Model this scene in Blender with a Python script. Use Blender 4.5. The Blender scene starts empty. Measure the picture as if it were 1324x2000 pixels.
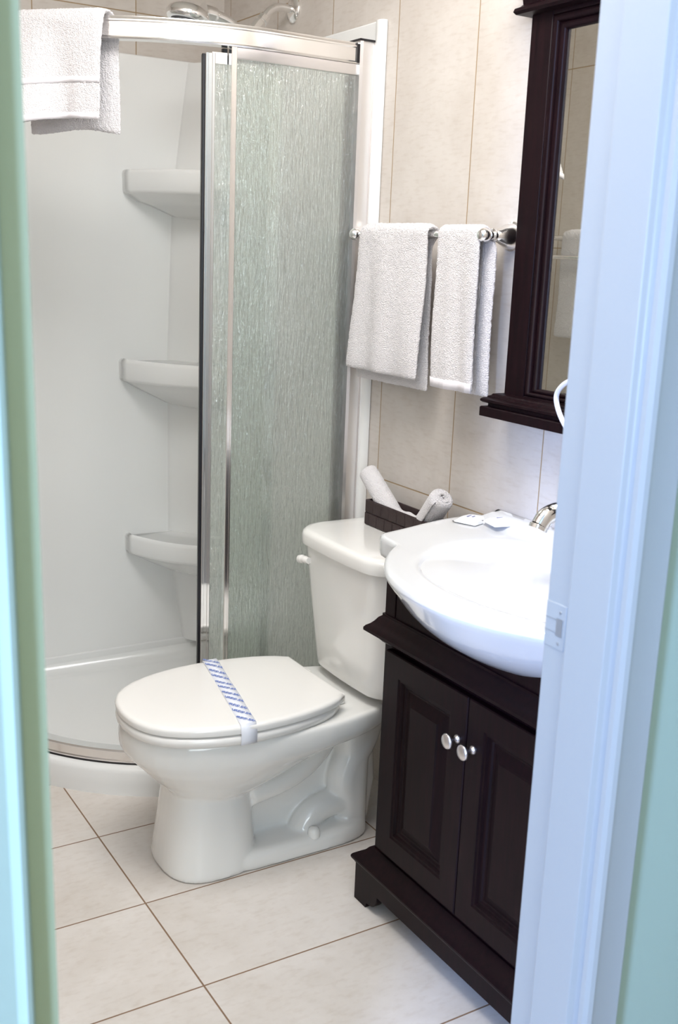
import bpy, bmesh, math, random
from mathutils import Vector, Matrix, noise
random.seed(7)
C = bpy.context.scene
COL = C.collection
PI = math.pi

# ------------------------------------------------------------------ camera
CAM_YAW, CAM_PITCH, CAM_ROLL, CAM_F, CAM_H = .5539, .2346, .0400, 2094.4, 1.3626
XW, YB, XL, ZC = 1.494, 3.1885, 0.20, 2.44       # right wall, back wall, left wall, ceiling
YF0, YF1 = 0.86, 0.993                            # door wall, hall face and bathroom face
cam = bpy.data.cameras.new('camera'); camo = bpy.data.objects.new('camera', cam); COL.objects.link(camo)
cy, sy, cp, sp, cr, sr = math.cos(CAM_YAW), math.sin(CAM_YAW), math.cos(CAM_PITCH), math.sin(CAM_PITCH), math.cos(CAM_ROLL), math.sin(CAM_ROLL)
fw = Vector((sy*cp, cy*cp, -sp)); rt = Vector((cy, -sy, 0)); up = rt.cross(fw)
rt2 = rt*cr + up*sr; up2 = -rt*sr + up*cr
M = Matrix((rt2, up2, -fw)).transposed().to_4x4(); M.translation = (0, 0, CAM_H)
camo.matrix_world = M
cam.sensor_fit = 'VERTICAL'; cam.sensor_height = 36; cam.sensor_width = 24
cam.lens = CAM_F/2000*36; cam.clip_start = .02
cam.dof.use_dof = True; cam.dof.focus_distance = 2.45; cam.dof.aperture_fstop = 6.3
C.camera = camo
C.view_settings.view_transform = 'Standard'; C.view_settings.look = 'None'
C.view_settings.gamma = 1; C.view_settings.exposure = 0.57

# ------------------------------------------------------------------ world and lights
w = bpy.data.worlds.new('world'); C.world = w; w.use_nodes = True
w.node_tree.nodes['Background'].inputs[0].default_value = (.72, .84, 1, 1)
w.node_tree.nodes['Background'].inputs[1].default_value = 0.35

def area(name, loc, target, sx, sy_, energy, color, spread=PI):
    l = bpy.data.lights.new(name, 'AREA'); l.shape = 'RECTANGLE'; l.size = sx; l.size_y = sy_
    l.energy = energy; l.color = color; l.spread = spread
    o = bpy.data.objects.new(name, l); COL.objects.link(o); o.location = loc
    o.rotation_euler = (Vector(target)-Vector(loc)).to_track_quat('-Z', 'Y').to_euler()
    return o
def point(name, loc, energy, color, r):
    l = bpy.data.lights.new(name, 'POINT'); l.energy = energy; l.color = color; l.shadow_soft_size = r
    o = bpy.data.objects.new(name, l); COL.objects.link(o); o.location = loc
    return o
# daylight entering the hall through the window to the left of the bathroom door
area('hall_window_daylight', (-2.25, -.88, 1.45), (0.6, 1.1, 1.15), .42, 1.35, 140, (.38, .55, 1.0))
area('hall_fill_light', (.1, -.9, 2.40), (.1, -.9, 0), .6, .6, 2, (.80, .92, 1.0))  # unseen fill, added to brighten the hall face of the door wall
# bathroom lamps: vanity lamp over the mirror and the ceiling lamp
VL = [(1.33, 1.20, 2.20), (1.33, 1.41, 2.20), (1.33, 1.62, 2.20)]
for i, p in enumerate(VL):
    point('vanity_bulb_light', p, .40, (1.0, .985, .97), .045)
area('bathroom_ceiling_light', (.68, 1.50, 2.42), (.68, 1.50, 0), .80, .80, 18, (1.0, 1.0, 1.0))
area('hall_rear_fill', (-.3, -2.15, 1.5), (.5, 2.0, .9), 1.5, 1.6, 34, (.88, .95, 1.0))  # added soft fill behind the camera, lifts surfaces facing the door

# ------------------------------------------------------------------ materials
def newmat(name):
    m = bpy.data.materials.new(name); m.use_nodes = True
    nt = m.node_tree; b = nt.nodes['Principled BSDF']
    return m, nt, b
def N(nt, typ, **kw):
    n = nt.nodes.new(typ)
    for k, v in kw.items():
        if k.startswith('i_'):
            n.inputs[int(k[2:])].default_value = v
        else: setattr(n, k, v)
    return n
def srgb(r, g, b):
    f = lambda c: ((c/255+.055)/1.055)**2.4 if c/255 > .04045 else c/255/12.92
    return (f(r), f(g), f(b), 1)
def simple(name, col, rough=.5, metal=0, coat=0, bump=0, bscale=200, spec=.5, sheen=0, aniso=0):
    m, nt, b = newmat(name)
    b.inputs['Base Color'].default_value = col
    b.inputs['Roughness'].default_value = rough; b.inputs['Metallic'].default_value = metal
    b.inputs['Coat Weight'].default_value = coat; b.inputs['Coat Roughness'].default_value = .05
    b.inputs['Specular IOR Level'].default_value = spec
    b.inputs['Sheen Weight'].default_value = sheen
    if bump:
        tc = N(nt, 'ShaderNodeTexCoord'); n = N(nt, 'ShaderNodeTexNoise'); n.inputs['Scale'].default_value = bscale
        n.inputs['Detail'].default_value = 4
        bp = N(nt, 'ShaderNodeBump'); bp.inputs['Strength'].default_value = bump; bp.inputs['Distance'].default_value = .002
        nt.links.new(tc.outputs['Object'], n.inputs['Vector']); nt.links.new(n.outputs['Fac'], bp.inputs['Height'])
        nt.links.new(bp.outputs['Normal'], b.inputs['Normal'])
    return m

def tile_mat(name, ax_u, ax_v, u0, v0, pu, pv, base, base2, grout, gw=.0024, rough=.35, boost=1.0):
    """stone-look tiles laid on a grid, u0/v0 a joint, pu/pv the pitch; object coordinates are world coordinates"""
    m, nt, b = newmat(name); L = nt.links
    tc = N(nt, 'ShaderNodeTexCoord'); sep = N(nt, 'ShaderNodeSeparateXYZ'); L.new(tc.outputs['Object'], sep.inputs[0])
    def mth(op, a, bb=None, c=None):
        n = N(nt, 'ShaderNodeMath'); n.operation = op
        for i, v in enumerate((a, bb, c)):
            if v is None: continue
            if isinstance(v, (int, float)): n.inputs[i].default_value = v
            else: L.new(v, n.inputs[i])
        return n.outputs[0]
    dist = []; cell = []
    for ax, o, p in ((ax_u, u0, pu), (ax_v, v0, pv)):
        q = mth('DIVIDE', mth('SUBTRACT', sep.outputs[ax], o), p)
        r = mth('ROUND', q); d = mth('MULTIPLY', mth('ABSOLUTE', mth('SUBTRACT', q, r)), p)
        dist.append(d); cell.append(mth('FLOOR', q))
    dm = mth('MINIMUM', dist[0], dist[1])
    mr = N(nt, 'ShaderNodeMapRange'); mr.inputs[1].default_value = gw*.42; mr.inputs[2].default_value = gw*.62
    L.new(dm, mr.inputs[0]); fac = mr.outputs[0]
    comb = N(nt, 'ShaderNodeCombineXYZ'); L.new(cell[0], comb.inputs[0]); L.new(cell[1], comb.inputs[1])
    wn = N(nt, 'ShaderNodeTexWhiteNoise'); wn.noise_dimensions = '3D'; L.new(comb.outputs[0], wn.inputs['Vector'])
    add = N(nt, 'ShaderNodeVectorMath'); add.operation = 'MULTIPLY_ADD'
    L.new(wn.outputs['Color'], add.inputs[0]); add.inputs[1].default_value = (5, 5, 5); L.new(tc.outputs['Object'], add.inputs[2])
    mp = N(nt, 'ShaderNodeMapping'); L.new(add.outputs[0], mp.inputs[0])
    n1 = N(nt, 'ShaderNodeTexNoise'); n1.inputs['Scale'].default_value = 4; n1.inputs['Detail'].default_value = 8; n1.inputs['Roughness'].default_value = .66; n1.inputs['Distortion'].default_value = .1
    L.new(mp.outputs[0], n1.inputs['Vector'])
    r1 = N(nt, 'ShaderNodeValToRGB'); r1.color_ramp.elements[0].position = .30; r1.color_ramp.elements[1].position = .62
    r1.color_ramp.elements[0].color = base2; r1.color_ramp.elements[1].color = base; L.new(n1.outputs['Fac'], r1.inputs[0])
    # faint streaks and specks in the glaze
    mp2 = N(nt, 'ShaderNodeMapping'); mp2.inputs['Scale'].default_value = (40, 90, 60); L.new(add.outputs[0], mp2.inputs[0])
    if ax_v == 2: mp2.inputs['Scale'].default_value = (30, 30, 150)
    n2 = N(nt, 'ShaderNodeTexNoise'); n2.inputs['Scale'].default_value = 1; n2.inputs['Detail'].default_value = 5; L.new(mp2.outputs[0], n2.inputs['Vector'])
    r2 = N(nt, 'ShaderNodeValToRGB'); r2.color_ramp.elements[0].position = .25; r2.color_ramp.elements[1].position = .5
    r2.color_ramp.elements[0].color = (.90, .875, .85, 1); r2.color_ramp.elements[1].color = (1, 1, 1, 1); L.new(n2.outputs['Fac'], r2.inputs[0])
    mx = N(nt, 'ShaderNodeMix'); mx.data_type = 'RGBA'; mx.blend_type = 'MULTIPLY'; mx.inputs['Factor'].default_value = .8
    L.new(r1.outputs[0], mx.inputs['A']); L.new(r2.outputs[0], mx.inputs['B'])
    mg = N(nt, 'ShaderNodeMix'); mg.data_type = 'RGBA'; mg.inputs['A'].default_value = grout
    L.new(fac, mg.inputs['Factor']); L.new(mx.outputs['Result'], mg.inputs['B']); L.new(mg.outputs['Result'], b.inputs['Base Color'])
    ro = N(nt, 'ShaderNodeMapRange'); ro.inputs[3].default_value = .85; ro.inputs[4].default_value = rough; L.new(fac, ro.inputs[0]); L.new(ro.outputs[0], b.inputs['Roughness'])
    hs = mth('MULTIPLY_ADD', n2.outputs['Fac'], .10, fac)
    bp = N(nt, 'ShaderNodeBump'); bp.inputs['Strength'].default_value = .35; bp.inputs['Distance'].default_value = .0012
    L.new(hs, bp.inputs['Height']); L.new(bp.outputs['Normal'], b.inputs['Normal'])
    return m

T1, T2, GR = srgb(226, 219, 212), srgb(210, 201, 191), srgb(136, 108, 84)
W1, W2, GW = srgb(214, 207, 200), srgb(199, 190, 181), srgb(164, 140, 108)
m_floor = tile_mat('floor_tile', 0, 1, .7459, 1.6264, .604, .302, T1, T2, GR, .0034, .42)
m_wr = tile_mat('wall_tile_right', 1, 2, 1.6325, .815, .302, .604, W1, W2, GW, .0030, .45)
m_wb = tile_mat('wall_tile_back', 0, 2, 1.2134, .815, .302, .604, W1, W2, GW, .0030, .45)
m_wl = tile_mat('wall_tile_left', 1, 2, 2.995, .815, .302, .604, W1, W2, GW, .0030, .45)
m_wf = tile_mat('wall_tile_door_side', 0, 2, .94, .815, .302, .604, W1, W2, GW, .0030, .45)
m_ceil = simple('ceiling_paint', srgb(238, 236, 230), .8)
m_trim = simple('white_trim_paint', srgb(166, 169, 168), .38, bump=.12, bscale=30)
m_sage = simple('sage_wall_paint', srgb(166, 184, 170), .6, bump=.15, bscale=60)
m_sagetrim = simple('sage_door_edge_paint', srgb(158, 166, 132), .5)
m_hallfloor = simple('hall_floor', srgb(150, 120, 90), .5)
m_china = simple('white_china', srgb(240, 238, 233), .12, coat=.5)
m_seat = simple('white_seat_plastic', srgb(243, 240, 235), .18, coat=.2)
m_sinkc = simple('white_sink_china', srgb(226, 227, 228), .10, coat=.5)
m_acryl = simple('white_shower_acrylic', srgb(240, 240, 238), .16, coat=.3)
m_chrome = simple('polished_chrome', (.88, .88, .88, 1), .06, 1)
m_alu = simple('bright_aluminium', (.90, .89, .88, 1), .16, 1)
m_satin = simple('satin_aluminium', (.86, .84, .84, 1), .34, 1)
m_nickel = simple('brushed_nickel_knob', (.80, .77, .78, 1), .30, 1)
m_black = simple('black_rubber', (.006, .005, .008, 1), .35)
m_mirror = simple('mirror_silvering', (.92, .92, .86, 1), .0, 1)
m_card = simple('paper_packet', srgb(240, 242, 246), .5)
m_tape = simple('paper_tape', srgb(240, 242, 250), .45)
m_ink = simple('blue_ink', srgb(112, 134, 200), .6)
m_greyink = simple('grey_ink', srgb(150, 150, 190), .6)
m_cord = simple('white_plastic', srgb(225, 225, 232), .3)
m_steel = simple('painted_strike_steel', srgb(170, 175, 178), .35, .6)

def wood_mat():
    m, nt, b = newmat('espresso_stained_wood'); L = nt.links
    tc = N(nt, 'ShaderNodeTexCoord'); mp = N(nt, 'ShaderNodeMapping'); mp.inputs['Scale'].default_value = (60, 60, 6); L.new(tc.outputs['Object'], mp.inputs[0])
    n = N(nt, 'ShaderNodeTexNoise'); n.inputs['Scale'].default_value = 2; n.inputs['Detail'].default_value = 6; n.inputs['Distortion'].default_value = .4; L.new(mp.outputs[0], n.inputs['Vector'])
    r = N(nt, 'ShaderNodeValToRGB'); r.color_ramp.elements[0].position = .3; r.color_ramp.elements[1].position = .75
    r.color_ramp.elements[0].color = srgb(17, 7, 10); r.color_ramp.elements[1].color = srgb(30, 13, 16); L.new(n.outputs['Fac'], r.inputs[0]); L.new(r.outputs[0], b.inputs['Base Color'])
    b.inputs['Roughness'].default_value = .42; b.inputs['Specular IOR Level'].default_value = .13
    return m
m_wood = wood_mat()

def towel_mat(name='white_terry', col=srgb(229, 225, 226), s=520):
    m, nt, b = newmat(name); L = nt.links
    b.inputs['Base Color'].default_value = col; b.inputs['Roughness'].default_value = .95
    b.inputs['Sheen Weight'].default_value = .35; b.inputs['Sheen Roughness'].default_value = .6; b.inputs['Specular IOR Level'].default_value = .1
    tc = N(nt, 'ShaderNodeTexCoord')
    n = N(nt, 'ShaderNodeTexNoise'); n.inputs['Scale'].default_value = s; n.inputs['Detail'].default_value = 3; L.new(tc.outputs['Object'], n.inputs['Vector'])
    v = N(nt, 'ShaderNodeTexVoronoi'); v.inputs['Scale'].default_value = s*.7; L.new(tc.outputs['Object'], v.inputs['Vector'])
    ad = N(nt, 'ShaderNodeMath'); ad.operation = 'ADD'; L.new(n.outputs['Fac'], ad.inputs[0]); L.new(v.outputs['Distance'], ad.inputs[1])
    bp = N(nt, 'ShaderNodeBump'); bp.inputs['Strength'].default_value = .9; bp.inputs['Distance'].default_value = .0022
    L.new(ad.outputs[0], bp.inputs['Height']); L.new(bp.outputs['Normal'], b.inputs['Normal'])
    return m
m_towel = towel_mat()
m_hem = simple('towel_hem', srgb(230, 226, 229), .9, bump=.3, bscale=900)

def rain_glass():
    m, nt, b = newmat('rain_textured_glass'); L = nt.links
    nt.nodes.remove(b); out = [n for n in nt.nodes if n.type == 'OUTPUT_MATERIAL'][0]
    tc = N(nt, 'ShaderNodeTexCoord'); mp = N(nt, 'ShaderNodeMapping'); mp.inputs['Scale'].default_value = (210, 210, 26); L.new(tc.outputs['Object'], mp.inputs[0])
    n = N(nt, 'ShaderNodeTexNoise'); n.inputs['Scale'].default_value = 1; n.inputs['Detail'].default_value = 3; n.inputs['Distortion'].default_value = .5; L.new(mp.outputs[0], n.inputs['Vector'])
    mp2 = N(nt, 'ShaderNodeMapping'); mp2.inputs['Scale'].default_value = (150, 150, 90); L.new(tc.outputs['Object'], mp2.inputs[0])
    n2 = N(nt, 'ShaderNodeTexNoise'); n2.inputs['Scale'].default_value = 1; n2.inputs['Detail'].default_value = 2; L.new(mp2.outputs[0], n2.inputs['Vector'])
    ad = N(nt, 'ShaderNodeMath'); ad.operation = 'MULTIPLY_ADD'; ad.inputs[1].default_value = .35; L.new(n2.outputs['Fac'], ad.inputs[0]); L.new(n.outputs['Fac'], ad.inputs[2])
    bp = N(nt, 'ShaderNodeBump'); bp.inputs['Strength'].default_value = 1.0; bp.inputs['Distance'].default_value = .006; L.new(ad.outputs[0], bp.inputs['Height'])
    tr = N(nt, 'ShaderNodeBsdfTransparent'); tr.inputs[0].default_value = srgb(246, 251, 246)
    rf = N(nt, 'ShaderNodeBsdfRefraction'); rf.inputs['Color'].default_value = srgb(250, 253, 251); rf.inputs['Roughness'].default_value = .04; rf.inputs['IOR'].default_value = 1.33
    tl = N(nt, 'ShaderNodeBsdfTranslucent'); tl.inputs['Color'].default_value = srgb(250, 252, 250)
    gl = N(nt, 'ShaderNodeBsdfGlossy'); gl.inputs['Color'].default_value = (1, 1, 1, 1); gl.inputs['Roughness'].default_value = .06
    for x in (rf, gl, tl): L.new(bp.outputs['Normal'], x.inputs['Normal'])
    m1 = N(nt, 'ShaderNodeMixShader'); m1.inputs[0].default_value = .45; L.new(tr.outputs[0], m1.inputs[1]); L.new(rf.outputs[0], m1.inputs[2])
    m2 = N(nt, 'ShaderNodeMixShader'); m2.inputs[0].default_value = .17; L.new(m1.outputs[0], m2.inputs[1]); L.new(tl.outputs[0], m2.inputs[2])
    m3 = N(nt, 'ShaderNodeMixShader'); m3.inputs[0].default_value = .17; L.new(m2.outputs[0], m3.inputs[1]); L.new(gl.outputs[0], m3.inputs[2])
    L.new(m3.outputs[0], out.inputs[0])
    return m
m_glass = rain_glass()

# ------------------------------------------------------------------ mesh helpers
ORG = {}
def link(name, bm, mat, parent=None, sharp=35, org=None):
    """bm is in world coordinates; the object's origin is its thing's origin"""
    o_ = Vector(ORG[parent.name]) if parent is not None else Vector(org or (0, 0, 0))
    bmesh.ops.recalc_face_normals(bm, faces=bm.faces)
    for v in bm.verts: v.co -= o_
    a = math.radians(sharp)
    for f in bm.faces: f.smooth = True
    for e in bm.edges:
        if len(e.link_faces) == 2: e.smooth = e.calc_face_angle(0) < a
    me = bpy.data.meshes.new(name); bm.to_mesh(me); bm.free()
    me.materials.append(mat)
    o = bpy.data.objects.new(name, me); COL.objects.link(o)
    ORG[o.name] = o_
    if parent is not None: o.parent = parent
    else: o.location = o_
    return o
def tag(o, label, cat, group=None):
    o['label'] = label; o['category'] = cat
    if group: o['group'] = group
    return o
def thing(name, label, cat, loc, group=None):
    o = bpy.data.objects.new(name, None); COL.objects.link(o); o.location = loc; o.empty_display_size = .05
    ORG[o.name] = Vector(loc)
    return tag(o, label, cat, group)
def struct(name, bm, mat, **k):
    o = link(name, bm, mat, **k); o['kind'] = 'structure'; return o
def bevmod(o, wd=.003, seg=3, ang=40):
    m = o.modifiers.new('bevel', 'BEVEL'); m.width = wd; m.segments = seg; m.limit_method = 'ANGLE'; m.angle_limit = math.radians(ang); m.harden_normals = False
    return o
def subs(o, lv=2):
    m = o.modifiers.new('subdivision', 'SUBSURF'); m.levels = lv; m.render_levels = lv; return o
def B(): return bmesh.new()
def box(bm, x0, x1, y0, y1, z0, z1):
    vs = [bm.verts.new((x, y, z)) for x in (x0, x1) for y in (y0, y1) for z in (z0, z1)]
    for f in ((0,1,3,2),(4,6,7,5),(0,4,5,1),(2,3,7,6),(0,2,6,4),(1,5,7,3)): bm.faces.new([vs[i] for i in f])
    return vs
def obox(bm, c, ux, uy, uz):
    c = Vector(c); ux, uy, uz = Vector(ux), Vector(uy), Vector(uz)
    vs = [bm.verts.new(c+a*ux+b*uy+d*uz) for a in (-.5, .5) for b in (-.5, .5) for d in (-.5, .5)]
    for f in ((0,1,3,2),(4,6,7,5),(0,4,5,1),(2,3,7,6),(0,2,6,4),(1,5,7,3)): bm.faces.new([vs[i] for i in f])
def loft(bm, rings, cap=True, closed=True):
    R = [[bm.verts.new(p) for p in r] for r in rings]; n = len(R[0])
    for a, b in zip(R, R[1:]):
        for i in range(n if closed else n-1):
            j = (i+1) % n; bm.faces.new((a[i], a[j], b[j], b[i]))
    if cap:
        bm.faces.new(R[0][::-1]); bm.faces.new(R[-1])
    return R
def tube(bm, pts, r, seg=14, cap=True):
    pts = [Vector(p) for p in pts]; rr = r if isinstance(r, (list, tuple)) else [r]*len(pts)
    t0 = (pts[1]-pts[0]).normalized(); a = Vector((0, 0, 1)) if abs(t0.z) < .9 else Vector((1, 0, 0))
    nrm = (a - t0*a.dot(t0)).normalized(); rings = []
    for i, p in enumerate(pts):
        t = ((pts[min(i+1, len(pts)-1)]-pts[max(i-1, 0)])).normalized()
        nrm = (nrm - t*nrm.dot(t)).normalized(); bn = t.cross(nrm)
        rings.append([p+(nrm*math.cos(k*2*PI/seg)+bn*math.sin(k*2*PI/seg))*rr[i] for k in range(seg)])
    loft(bm, rings, cap)
def spline(pts, n=8):
    pts = [Vector(p) for p in pts]; P = [pts[0]*2-pts[1]]+pts+[pts[-1]*2-pts[-2]]; out = []
    for i in range(1, len(P)-2):
        for k in range(n):
            t = k/n; a, b, c, d = P[i-1], P[i], P[i+1], P[i+2]
            out.append(.5*((2*b)+(c-a)*t+(2*a-5*b+4*c-d)*t*t+(-a+3*b-3*c+d)*t**3))
    out.append(pts[-1]); return out
def lathe(bm, prof, origin, axis, seg=28):
    """prof: (distance along axis, radius)"""
    ax = Vector(axis).normalized(); a = Vector((0, 0, 1)) if abs(ax.z) < .9 else Vector((1, 0, 0))
    u = (a-ax*a.dot(ax)).normalized(); v = ax.cross(u); o = Vector(origin)
    loft(bm, [[o+ax*d+(u*math.cos(k*2*PI/seg)+v*math.sin(k*2*PI/seg))*max(r, .0002) for k in range(seg)] for d, r in prof])
def sweep(bm, path, prof, closed=False, normals=None):
    """path: list of (x,y); prof: list of (out,z) closed polygon; out along the left-hand normal of the path given per point"""
    rings = []
    for (x, y), (nx, ny) in zip(path, normals):
        rings.append([(x+nx*o, y+ny*o, z) for o, z in prof])
    loft(bm, rings, True)
def interp(tab, x):
    if x <= tab[0][0]: return tab[0][1]
    for (a, b), (c, d) in zip(tab, tab[1:]):
        if x <= c: return b+(d-b)*(x-a)/(c-a)
    return tab[-1][1]
def sstep(a, b, x):
    t = min(1, max(0, (x-a)/(b-a))); return t*t*(3-2*t)

# ------------------------------------------------------------------ the room
bm = B(); box(bm, XL-.1, XW+.1, YF1-.16, YB+.1, -.06, 0); struct('floor', bm, m_floor)
bm = B(); box(bm, -2.6, 2.4, -2.2, YF1-.16, -.06, -.004); struct('floor_hall', bm, m_hallfloor)
bm = B(); box(bm, XW, XW+.1, YF0, YB+.1, 0, ZC); struct('wall_right', bm, m_wr)
bm = B(); box(bm, XL-.1, XW, YB, YB+.1, 0, ZC); struct('wall_back', bm, m_wb)
bm = B(); box(bm, XL-.1, XL, YF1, YB, 0, ZC); struct('wall_left', bm, m_wl)
bm = B(); box(bm, XL-.1, XW+.1, YF0, YB+.1, ZC, ZC+.08); struct('ceiling', bm, m_ceil)
JX0, JX1, JH = .237, .940, 2.04
# bathroom face of the door wall
bm = B(); box(bm, XL, JX0-.022, YF1-.012, YF1, 0, ZC); box(bm, JX1+.03, XW, YF1-.012, YF1, 0, ZC); box(bm, JX0-.022, JX1+.03, YF1-.012, YF1, JH+.03, ZC)
struct('wall_door_side', bm, m_wf)
# hall: door wall, far walls, ceiling
bm = B()
box(bm, -2.6, JX0-.022, YF0+.006, YF1-.012, 0, ZC); box(bm, JX1+.03, 2.4, YF0+.006, YF1-.012, 0, ZC); box(bm, JX0-.022, JX1+.03, YF0+.006, YF1-.012, JH+.03, ZC)
struct('wall_hall_door', bm, m_sage)
bm = B(); box(bm, -2.6, 2.4, -2.3, -2.2, 0, ZC); struct('wall_hall_rear', bm, m_sage)
bm = B(); box(bm, 2.4, 2.5, -2.3, YF1, 0, ZC); struct('wall_hall_right', bm, m_sage)
bm = B()   # window wall of the hall with the opening the daylight comes through
box(bm, -2.45, -2.35, -2.3, -1.3, 0, ZC); box(bm, -2.45, -2.35, -.4, YF1, 0, ZC); box(bm, -2.45, -2.35, -1.3, -.4, 0, .7); box(bm, -2.45, -2.35, -1.3, -.4, 2.2, ZC)
struct('wall_hall_left', bm, m_sage)
bm = B(); box(bm, -2.6, 2.5, -2.3, YF0, ZC, ZC+.08); struct('ceiling_hall', bm, m_ceil)
# right jamb with door rebate and stop, and its casing on the hall side
bm = B()
prof = [(JX1, YF1), (JX1, .952), (JX1-.0005, .948), (JX1-.011, .944), (JX1-.0115, .900), (JX1-.0115, .876), (JX1-.004, .872), (JX1-.001, .866), (JX1-.001, .858), (JX1+.03, .858), (JX1+.03, YF1)]
loft(bm, [[(x, y, z) for x, y in prof] for z in (0, JH)])
jamb_r = bevmod(struct('trim_1', bm, m_trim, sharp=25), .0012, 2, 30)

bm = B()
prof = [(JX1-.009, .858), (JX1-.009, .851), (JX1-.004, .8465), (JX1+.002, .8445), (JX1+.010, .8465), (JX1+.048, .8440), (JX1+.0515, .8465), (JX1+.053, .858)]
loft(bm, [[(x, y, z) for x, y in prof] for z in (0, JH+.05)])
struct('trim_2', bm, m_trim, sharp=20)
# left jamb (sage edge) and its casing
bm = B()
prof = [(JX0, YF1), (JX0+.010, YF1-.04), (JX0+.010, .900), (JX0, .899), (JX0, .862), (JX0-.03, .862), (JX0-.03, YF1)]
prof[1] = (JX0, .950); prof.insert(2, (JX0+.0005, .948)); prof[2:4] = [(JX0, .949)]
loft(bm, [[(x+(1.55-z)*.0118, y, z) for x, y in prof] for z in (0, JH)])   # this side leans a little out of plumb
struct('trim_3', bm, m_sagetrim, sharp=25)
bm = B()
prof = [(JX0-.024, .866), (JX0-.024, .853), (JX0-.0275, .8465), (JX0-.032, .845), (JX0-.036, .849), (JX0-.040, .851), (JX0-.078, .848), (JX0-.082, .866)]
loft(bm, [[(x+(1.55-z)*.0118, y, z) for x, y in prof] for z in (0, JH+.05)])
struct('trim_4', bm, m_sage, sharp=20)  # casing takes the darker wall colour in place of shade
bm = B(); box(bm, JX0, JX1, .862, YF1, JH, JH+.03); struct('trim_5', bm, m_trim)
bm = B(); box(bm, JX0-.08, JX1+.053, .846, .866, JH+.05, JH+.11); struct('trim_6', bm, m_trim)

# strike plate let into the right jamb, painted over, with its latch hole
sp_ = thing('strike_plate', 'painted-over metal strike plate with a latch hole on the pale blue door jamb', 'strike plate', (JX1, .975, .905))
bm = B(); box(bm, JX1-.0013, JX1+.004, .9555, .9925, .876, .937); bevmod(link('plate', bm, m_trim, sp_), .001, 2)
bm = B(); box(bm, JX1-.0019, JX1-.0012, .960, .972, .894, .918); link('latch_hole', bm, m_steel, sp_)
bm = B(); box(bm, JX1-.0018, JX1-.0012, .972, .992, .9145, .9157); box(bm, JX1-.0018, JX1-.0012, .974, .992, .8975, .8985); link('lip', bm, m_steel, sp_)
for z in (.926, .884):
    bm = B(); lathe(bm, [(0, .0025), (.0006, .0022), (.0007, 0)], (JX1-.0013, .966, z), (-1, 0, 0), 12); link('screw', bm, m_steel, sp_)

# ------------------------------------------------------------------ shower
SCX, SCY = 1.2165, 2.9075                           # centre of the quadrant curve
def quad_path(r, n=40, x_end=XW, y_end=YB):
    """outer line of the neo-round shower: along -x from the right wall, round the curve, along +y to the back wall"""
    pts = [(x_end, SCY-r)]
    for i in range(n+1):
        a = -PI/2 - i/n*PI/2; pts.append((SCX+r*math.cos(a), SCY+r*math.sin(a)))
    pts.append((SCX-r, y_end)); return pts
def quad_norm(n=40):
    ns = [(0, -1)]
    for i in range(n+1):
        a = -PI/2 - i/n*PI/2; ns.append((math.cos(a), math.sin(a)))
    ns.append((-1, 0)); return ns
# pan
pan = thing('shower_pan', 'low white acrylic corner shower pan with a rounded front edge', 'shower pan', (SCX, SCY, 0))
rings = []
R0 = .6225
for inset, z in ((0, 0), (-.001, .03), (0, .060), (.004, .069), (.010, .0735), (.018, .075), (.055, .075), (.060, .073), (.066, .066), (.078, .040), (.088, .034), (.11, .032)):
    r = R0-inset; pth = quad_path(r)
    xe, ye = (XW-.002-max(0, inset-.05)*1.0, YB-.002-max(0, inset-.05)*1.0)
    pth = [(min(x, xe), min(y, ye)) for x, y in pth]; pth[0] = (xe, SCY-r); pth[-1] = (SCX-r, ye)
    rings.append([(x, y, z) for x, y in pth]+[(xe, ye, z)])
bm = B(); loft(bm, rings)
link('basin', bm, m_acryl, pan, sharp=50)
bm = B(); lathe(bm, [(0, .045), (.003, .045), (.005, .040), (.0052, .002)], (1.12, 2.80, .031), (0, 0, 1)); link('drain', bm, m_chrome, pan)
bm = B()  # raised lip against the walls
box(bm, SCX-R0+.03, XW-.014, YB-.016, YB-.003, .03, .092); box(bm, XW-.016, XW-.003, SCY-R0+.03, YB-.016, .03, .092)
bevmod(link('wall_lip', bm, m_acryl, pan), .004, 3)

# surround: two wall panels, corner column, three moulded shelves
sur = thing('shower_surround', 'glossy white shower wall surround with three moulded corner shelves', 'shower surround', (XW, YB, .085))
ST = 1.908
bm = B(); box(bm, SCX-R0, XW-.002, YB-.010, YB-.002, .084, ST); bevmod(link('back_panel', bm, m_acryl, sur), .004, 3)
bm = B(); box(bm, XW-.010, XW-.002, SCY-R0+.03, YB-.010, .084, ST); bevmod(link('side_panel', bm, m_acryl, sur), .004, 3)
bm = B()   # bright rounded front flange of the side panel
pr = [(XW-.002, SCY-R0-.003), (XW-.012, SCY-R0-.002), (XW-.018, SCY-R0+.004), (XW-.020, SCY-R0+.012), (XW-.018, SCY-R0+.022), (XW-.012, SCY-R0+.032), (XW-.002, SCY-R0+.036)]
loft(bm, [[(x, y, z) for x, y in pr] for z in (.084, ST-.006, ST-.001)]); link('front_flange', bm, m_acryl, sur, sharp=60)
colx = [(.085, 1.366), (.20, 1.346), (.44, 1.312), (1.05, 1.308), (1.49, 1.322), (1.62, 1.336), (1.91, 1.374)]
bm = B(); rings = []
for i in range(40):
    z = .085+(ST-.004-.085)*i/39; a = XW-interp(colx, z)
    ring = []
    for k in range(13):
        t = k/12; x = XW-.010-(a-.010)*(1-t); y = YB-.010-(a-.010)*t
        bulge = .012*math.sin(PI*t)
        # rounded shoulder where the column leaves the wall panel
        ring.append((x-bulge*.7, y-bulge*.7, z))
    ring.append((XW-.004, YB-.010-(a-.010), z)); ring.append((XW-.004, YB-.004, z)); ring.insert(0, (interp(colx, z), YB-.004, z))
    rings.append(ring)
loft(bm, rings); link('corner_column', bm, m_acryl, sur, sharp=70)
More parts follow.
